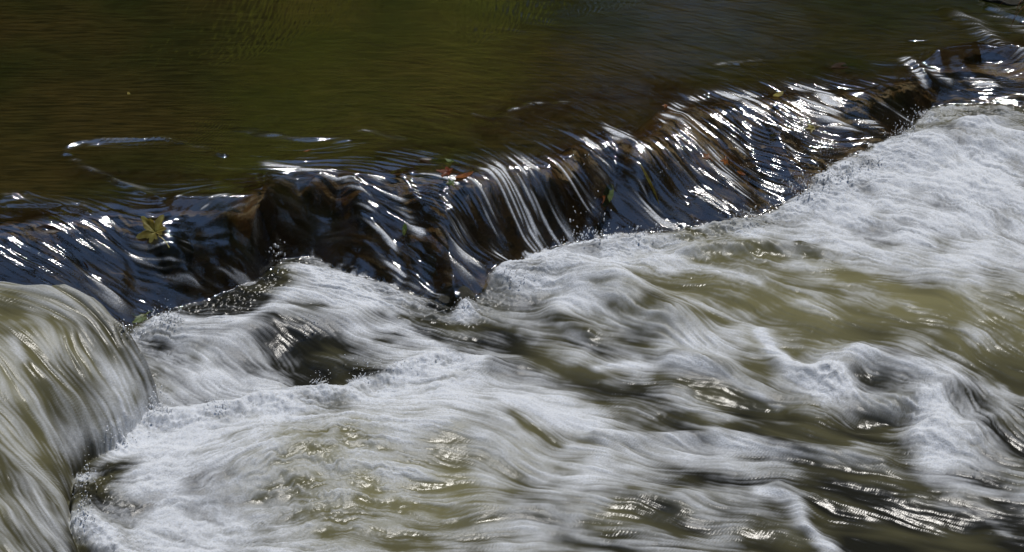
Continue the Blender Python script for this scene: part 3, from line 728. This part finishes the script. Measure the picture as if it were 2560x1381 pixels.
def jet(px, py, label, n, ln, lean, seed, spread_=.02):
    r = random.Random(seed); p = hit(px, py); bm = bmesh.new()
    for _ in range(n):
        bx, by = r.gauss(0, spread_), r.gauss(0, .006)
        L = ln*r.uniform(.35, 1)*math.exp(-(bx/spread_)**2*.4); a = Vector((lean+bx*9+r.gauss(0, .18), r.gauss(0, .25), 1)).normalized()
        rad = r.uniform(.0008, .0026); prev = None; m = 6; w_ = r.uniform(-.004, .004)
        for i in range(m):
            t = i/(m-1); c = Vector((bx, by, -.012))+a*(L*t)+Vector((w_*math.sin(5*t), 0, -.35*L*t*t))
            rr = rad*(1-t)**.6*(1+.35*math.sin(9*t+bx*900))+.0002
            ring = [bm.verts.new(c+Vector((rr*math.cos(k*1.2566), rr*math.sin(k*1.2566), 0))) for k in range(5)]
            if prev:
                for k in range(5): bm.faces.new((prev[k], prev[(k+1) % 5], ring[(k+1) % 5], ring[k]))
            prev = ring
        for _d in range(r.random() < .35):
            c = Vector((bx, by, 0))+a*(L*r.uniform(.9, 1.5))+Vector((r.gauss(0, .004), 0, -.3*L)); q = r.uniform(.0006, .0016)
            bmesh.ops.create_icosphere(bm, subdivisions=1, radius=q, matrix=Matrix.Translation(c))
    me = bpy.data.meshes.new('water_splash'); bm.to_mesh(me); bm.free(); me.polygons.foreach_set('use_smooth', np.ones(len(me.polygons), bool))
    me.materials.append(M_froth); o = bpy.data.objects.new('water_splash', me); col.objects.link(o); o.location = p
    return props(o, label, 'splash')
jet(425, 800, 'jagged little splash behind the left overfall at the edge of the dark hollow', 44, .045, .5, 1)
jet(400, 1030, 'bright ragged splash where the left overfall meets the foam ridge', 50, .045, .2, 2)
jet(545, 1025, 'small upright splash on the foam ridge right of the overfall', 26, .032, .3, 3, .010)
jet(785, 960, 'slanting splash thrown up from the foam ridge beside the dark trough', 60, .052, .7, 4, .016)
jet(905, 945, 'toothed splash at the bend of the long foam ridge', 50, .038, .1, 5, .022)
jet(1870, 555, 'round splash at the foot of the broad brown sheet', 50, .030, .0, 6, .022)
jet(1165, 768, 'white knot of froth beside the dark mossy stone', 40, .024, .2, 7, .014)
jet(2250, 350, 'froth splash where the right end of the weir meets the foam', 46, .034, .1, 8, .022)
# ------------------------------------------------------------------ brown stems at the far right corner
M_stem = plain_material('dry_stem', (.22, .10, .03), .6)
def stem_tuft():
    e = bpy.data.objects.new('dry_grass_tuft', None); col.objects.link(e)
    b = unproj(2570, 30, ZU+.02); e.location = b
    props(e, 'tuft of dry brown grass stems trailing into the water in the upper right corner', 'grass')
    r = random.Random(5)
    for k in range(16):
        bm = bmesh.new(); prev = None
        x0, y0 = r.uniform(-.02, .12), r.uniform(-.03, .08); L = r.uniform(.08, .20); a = r.uniform(-.9, .2); lean = r.uniform(.3, .8)
        for i in range(7):
            t = i/6
            c = (x0-math.cos(a)*L*t*.5, y0+math.sin(a)*L*t*.5, .08*lean+L*.25*math.sin(2.6*t)-.10*t)
            rad = .0016*(1-.6*t)
            ring = [bm.verts.new((c[0]+rad*math.cos(q), c[1], c[2]+rad*math.sin(q))) for q in (0, 2.1, 4.2)]
            if prev:
                for j in range(3): bm.faces.new((prev[j], prev[(j+1) % 3], ring[(j+1) % 3], ring[j]))
            prev = ring
        me = bpy.data.meshes.new('grass_stem'); bm.to_mesh(me); bm.free(); me.materials.append(M_stem)
        o = bpy.data.objects.new('grass_stem', me); col.objects.link(o); o.parent = e
stem_tuft()

# ------------------------------------------------------------------ banks and the wood round the stream (seen as reflections)
def bank(name, f, xr, yr, mat, n=60):
    vs, fs = [], []
    for j in range(n):
        for i in range(n):
            x = xr[0]+(xr[1]-xr[0])*i/(n-1); y = yr[0]+(yr[1]-yr[0])*j/(n-1)
            vs.append((x, y, f(x, y)))
    for j in range(n-1):
        for i in range(n-1):
            k = j*n+i; fs.append((k, k+1, k+n+1, k+n))
    me = bpy.data.meshes.new(name); me.from_pydata(vs, [], fs); me.polygons.foreach_set('use_smooth', np.ones(len(fs), bool)); me.materials.append(mat)
    o = bpy.data.objects.new(name, me); col.objects.link(o); o['kind'] = 'structure'; return o
M_ground = rock_material('leaf_litter', (.05, .04, .02), (.03, .05, .015), (.06, .045, .02), 2, .9)
def fg(x, y):
    d = max(y-5.0+.3*math.sin(x*.7), -y-6.2+.3*math.sin(x), abs(x)-6.5)
    return -.5+1.3*min(max((d+1)/2.2, 0), 1)+.12*max(d, 0)+.45*min(max(d-3.2, 0), 14)+.15*mn.noise(Vector((x*.5, y*.5, 0)))  # outer slope added to block sky from the reflections under the crowns
bank('ground', fg, (-70, 70), (-70, 70), M_ground, 141)
M_bark = plain_material('bark', (.06, .045, .03), .9)
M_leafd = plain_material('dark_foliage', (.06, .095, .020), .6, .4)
M_leafl = plain_material('sunlit_foliage', (.62, .66, .10), .55, .85)  # leaf colour raised to imitate sunlit leaves in the pool reflection
def tree_mesh(seed, H, Rr, n=8000):
    r = random.Random(seed); q = np.random.default_rng(seed)
    cl = [(r.gauss(0, Rr*.45), r.gauss(0, Rr*.45), H*r.uniform(.22, .95), r.uniform(.7, 1.3)*Rr*.33) for _ in range(34)]
    k = q.integers(0, len(cl), n); C = np.array(cl)[k]
    d = q.standard_normal((n, 3)); d /= np.linalg.norm(d, axis=1)[:, None]
    c = C[:, :3]+d*(C[:, 3]*q.uniform(.5, 1, n)**.5)[:, None]
    a = q.standard_normal((n, 3)); a /= np.linalg.norm(a, axis=1)[:, None]
    b = np.cross(a, q.standard_normal((n, 3))); b /= np.linalg.norm(b, axis=1)[:, None]
    s = q.uniform(.10, .20, n)[:, None]
    v = np.stack([c-a*s, c+b*s*.6, c+a*s, c-b*s*.6], 1).reshape(-1, 3)
    me = bpy.data.meshes.new('crown'); me.from_pydata(v.tolist(), [], np.arange(n*4).reshape(n, 4).tolist())
    tb = bmesh.new(); prev = None
    for i in range(7):
        t = i/6; rad = .22*(1-.75*t)*(H/8); cc = (.15*math.sin(2*t+seed), .12*math.cos(3*t+seed), H*.8*t)
        ring = [tb.verts.new((cc[0]+rad*math.cos(j*math.pi/4), cc[1]+rad*math.sin(j*math.pi/4), cc[2])) for j in range(8)]
        if prev:
            for j in range(8): tb.faces.new((prev[j], prev[(j+1) % 8], ring[(j+1) % 8], ring[j]))
        prev = ring
    tm = bpy.data.meshes.new('trunk'); tb.to_mesh(tm); tb.free(); tm.materials.append(M_bark)
    return me, tm
protos = [tree_mesh(11, 9, 2.6), tree_mesh(12, 11, 2.8), tree_mesh(13, 7.5, 2.4)]
protos.append(tree_mesh(14, 9, 2.6, 3200)); lightp = []
for cm, tm in protos:
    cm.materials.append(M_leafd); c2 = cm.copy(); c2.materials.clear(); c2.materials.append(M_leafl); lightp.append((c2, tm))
def tree(x, y, k, s, rz, light=False):
    cm, tm = (lightp if light else protos)[k]
    e = bpy.data.objects.new('broadleaf_tree', None); col.objects.link(e); e.location = (x, y, fg(x, y)-.1); e.scale = (s, s, s); e.rotation_euler = (0, 0, rz)
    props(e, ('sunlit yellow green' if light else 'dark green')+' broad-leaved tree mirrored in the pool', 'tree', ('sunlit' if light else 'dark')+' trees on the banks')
    for nm, m in (('crown', cm), ('trunk', tm)):
        o = bpy.data.objects.new(nm, m); col.objects.link(o); o.parent = e
    return e
for i in range(13):
    tree(-13+i*2.2+random.uniform(-.4, .4), (11.0 if i in (5, 6, 7) else 8.0)+random.uniform(-.6, .6)*(i not in (5, 6, 7)), i % 3, random.uniform(.6, .8)+.10*(i in (5, 6, 7)), i*1.3)
def added_sapling(x0, sx, z1, label, n, seed):  # unseen sapling added, leaves turned to the sun to brighten the pool reflection
    q = np.random.default_rng(seed); e = bpy.data.objects.new('added_sapling', None); col.objects.link(e); base = np.array((x0, 5.8, fg(x0, 5.8)-.1)); e.location = base
    props(e, label, 'tree')
    z = q.uniform(1.0, z1, n); y = 5.5-.55*(z-1.2)+q.normal(0, .09, n); x = x0+q.normal(0, sx, n)*(.6+.5*np.abs(np.sin(z*2.3+seed)))+.12*np.sin(z*1.7)
    c = np.stack([x, y, z], 1)-base
    nn = np.array(sdir)+q.normal(0, .28, (n, 3)); nn /= np.linalg.norm(nn, axis=1)[:, None]
    a = np.cross(nn, q.standard_normal((n, 3))); a /= np.linalg.norm(a, axis=1)[:, None]; b = np.cross(nn, a); s_ = q.uniform(.06, .10, n)[:, None]
    v = np.stack([c-a*s_, c+b*s_*.6, c+a*s_, c-b*s_*.6], 1).reshape(-1, 3)
    me = bpy.data.meshes.new('crown'); me.from_pydata(v.tolist(), [], np.arange(n*4).reshape(-1, 4).tolist()); me.materials.append(M_leafl)
    o = bpy.data.objects.new('crown', me); col.objects.link(o); o.parent = e
    bm = bmesh.new(); prev = None
    for i in range(8):
        t = i/7; cc = (.12*math.sin(3*t), -.3-2.2*t*t+.3*(1-t), (z1-base[2])*t); rad = .05*(1-.8*t)
        ring = [bm.verts.new((cc[0]+rad*math.cos(k*math.pi/3), cc[1]+rad*math.sin(k*math.pi/3), cc[2])) for k in range(6)]
        if prev:
            for k in range(6): bm.faces.new((prev[k], prev[(k+1) % 6], ring[(k+1) % 6], ring[k]))
        prev = ring
    tm = bpy.data.meshes.new('trunk'); bm.to_mesh(tm); bm.free(); tm.materials.append(M_bark)
    o = bpy.data.objects.new('trunk', tm); col.objects.link(o); o.parent = e
added_sapling(-.98, .10, 4.4, 'bright yellow green sapling added out of view to brighten the reflection at the top centre', 620, 3)
added_sapling(-.40, .22, 2.4, 'shorter yellow green sapling added out of view, mirrored faintly right of the brighter one', 110, 5)
for i in range(15):
    if i in (6, 7, 8): continue
    tree(-15+i*2.1+random.uniform(-.3, .3), 9.6+random.uniform(-.3, .3), (i+1) % 3, random.uniform(.5, .7), i*.7)
for i in range(15):
    tree(-24+i*3.4, 15.5+random.uniform(-.6, .6), (i+1) % 3, random.uniform(1.7, 2.1)*(.68 if 5 < i < 10 else 1), i*2.1)
for i in range(11):
    tree(-19+i*3.9, -11.5+random.uniform(-.6, .6), i % 3, random.uniform(1.15, 1.35), i*1.7)
for i in range(6):
    tree(-12.5+random.uniform(-.5, .5), -9+i*4.2, i % 3, 1.7, i); tree(12.5+random.uniform(-.5, .5), -9+i*4.2, (i+2) % 3, 1.7, i+.5)


tree(-2.6, 7.4, 1, .62, 2.2); tree(-1.9, 10.4, 2, .95, 1.2)
# unseen tree added so its boughs block sky mirrored in the weir
def added_canopy_tree():
    q = np.random.default_rng(21)
    root = np.array((-7.6, 2.2, .5)); e = bpy.data.objects.new('added_canopy_tree', None); col.objects.link(e); e.location = root
    props(e, 'tall tree added out of view, its boughs blocking the sky mirrored in the weir', 'tree')
    n = 6500; cl = np.stack([q.uniform(-6, 6, 60), q.uniform(-.7, 1.3, 60), q.uniform(8.6, 10.2, 60)], 1)
    k = q.integers(0, 60, n); d = q.standard_normal((n, 3)); d /= np.linalg.norm(d, axis=1)[:, None]
    ctr = cl[k]+d*(np.array([1.0, .55, .5])*q.uniform(.1, 1, n)[:, None]**.6)-root
    a = q.standard_normal((n, 3)); a /= np.linalg.norm(a, axis=1)[:, None]
    b = np.cross(a, q.standard_normal((n, 3))); b /= np.linalg.norm(b, axis=1)[:, None]
    s_ = q.uniform(.10, .17, n)[:, None]
    v = np.stack([ctr-a*s_, ctr+b*s_*.6, ctr+a*s_, ctr-b*s_*.6], 1).reshape(-1, 3)
    me = bpy.data.meshes.new('crown'); me.from_pydata(v.tolist(), [], np.arange(n*4).reshape(-1, 4).tolist()); me.materials.append(M_leafd)
    o = bpy.data.objects.new('crown', me); col.objects.link(o); o.parent = e
    bm = bmesh.new()
    def limb(a, b, r0, r1, n=9, sag=.3):
        prev = None
        for i in range(n):
            t = i/(n-1); c = a*(1-t)+b*t; c = c+np.array([0, 0, sag*math.sin(math.pi*t)]); r = r0+(r1-r0)*t
            ring = [bm.verts.new((c[0]+r*math.cos(k*math.pi/3), c[1]+r*math.sin(k*math.pi/3)*.8, c[2]+r*math.sin(k*math.pi/3)*.6)) for k in range(6)]
            if prev:
                for k in range(6): bm.faces.new((prev[k], prev[(k+1) % 6], ring[(k+1) % 6], ring[k]))
            prev = ring
    fork = np.array([1.2, -.8, 7.0])
    limb(np.zeros(3), fork, .28, .18)
    for c in cl[::4]: limb(fork, c-root, .06, .012, sag=.4)
    tm = bpy.data.meshes.new('trunk'); bm.to_mesh(tm); bm.free(); tm.materials.append(M_bark)
    o = bpy.data.objects.new('trunk', tm); col.objects.link(o); o.parent = e
added_canopy_tree()
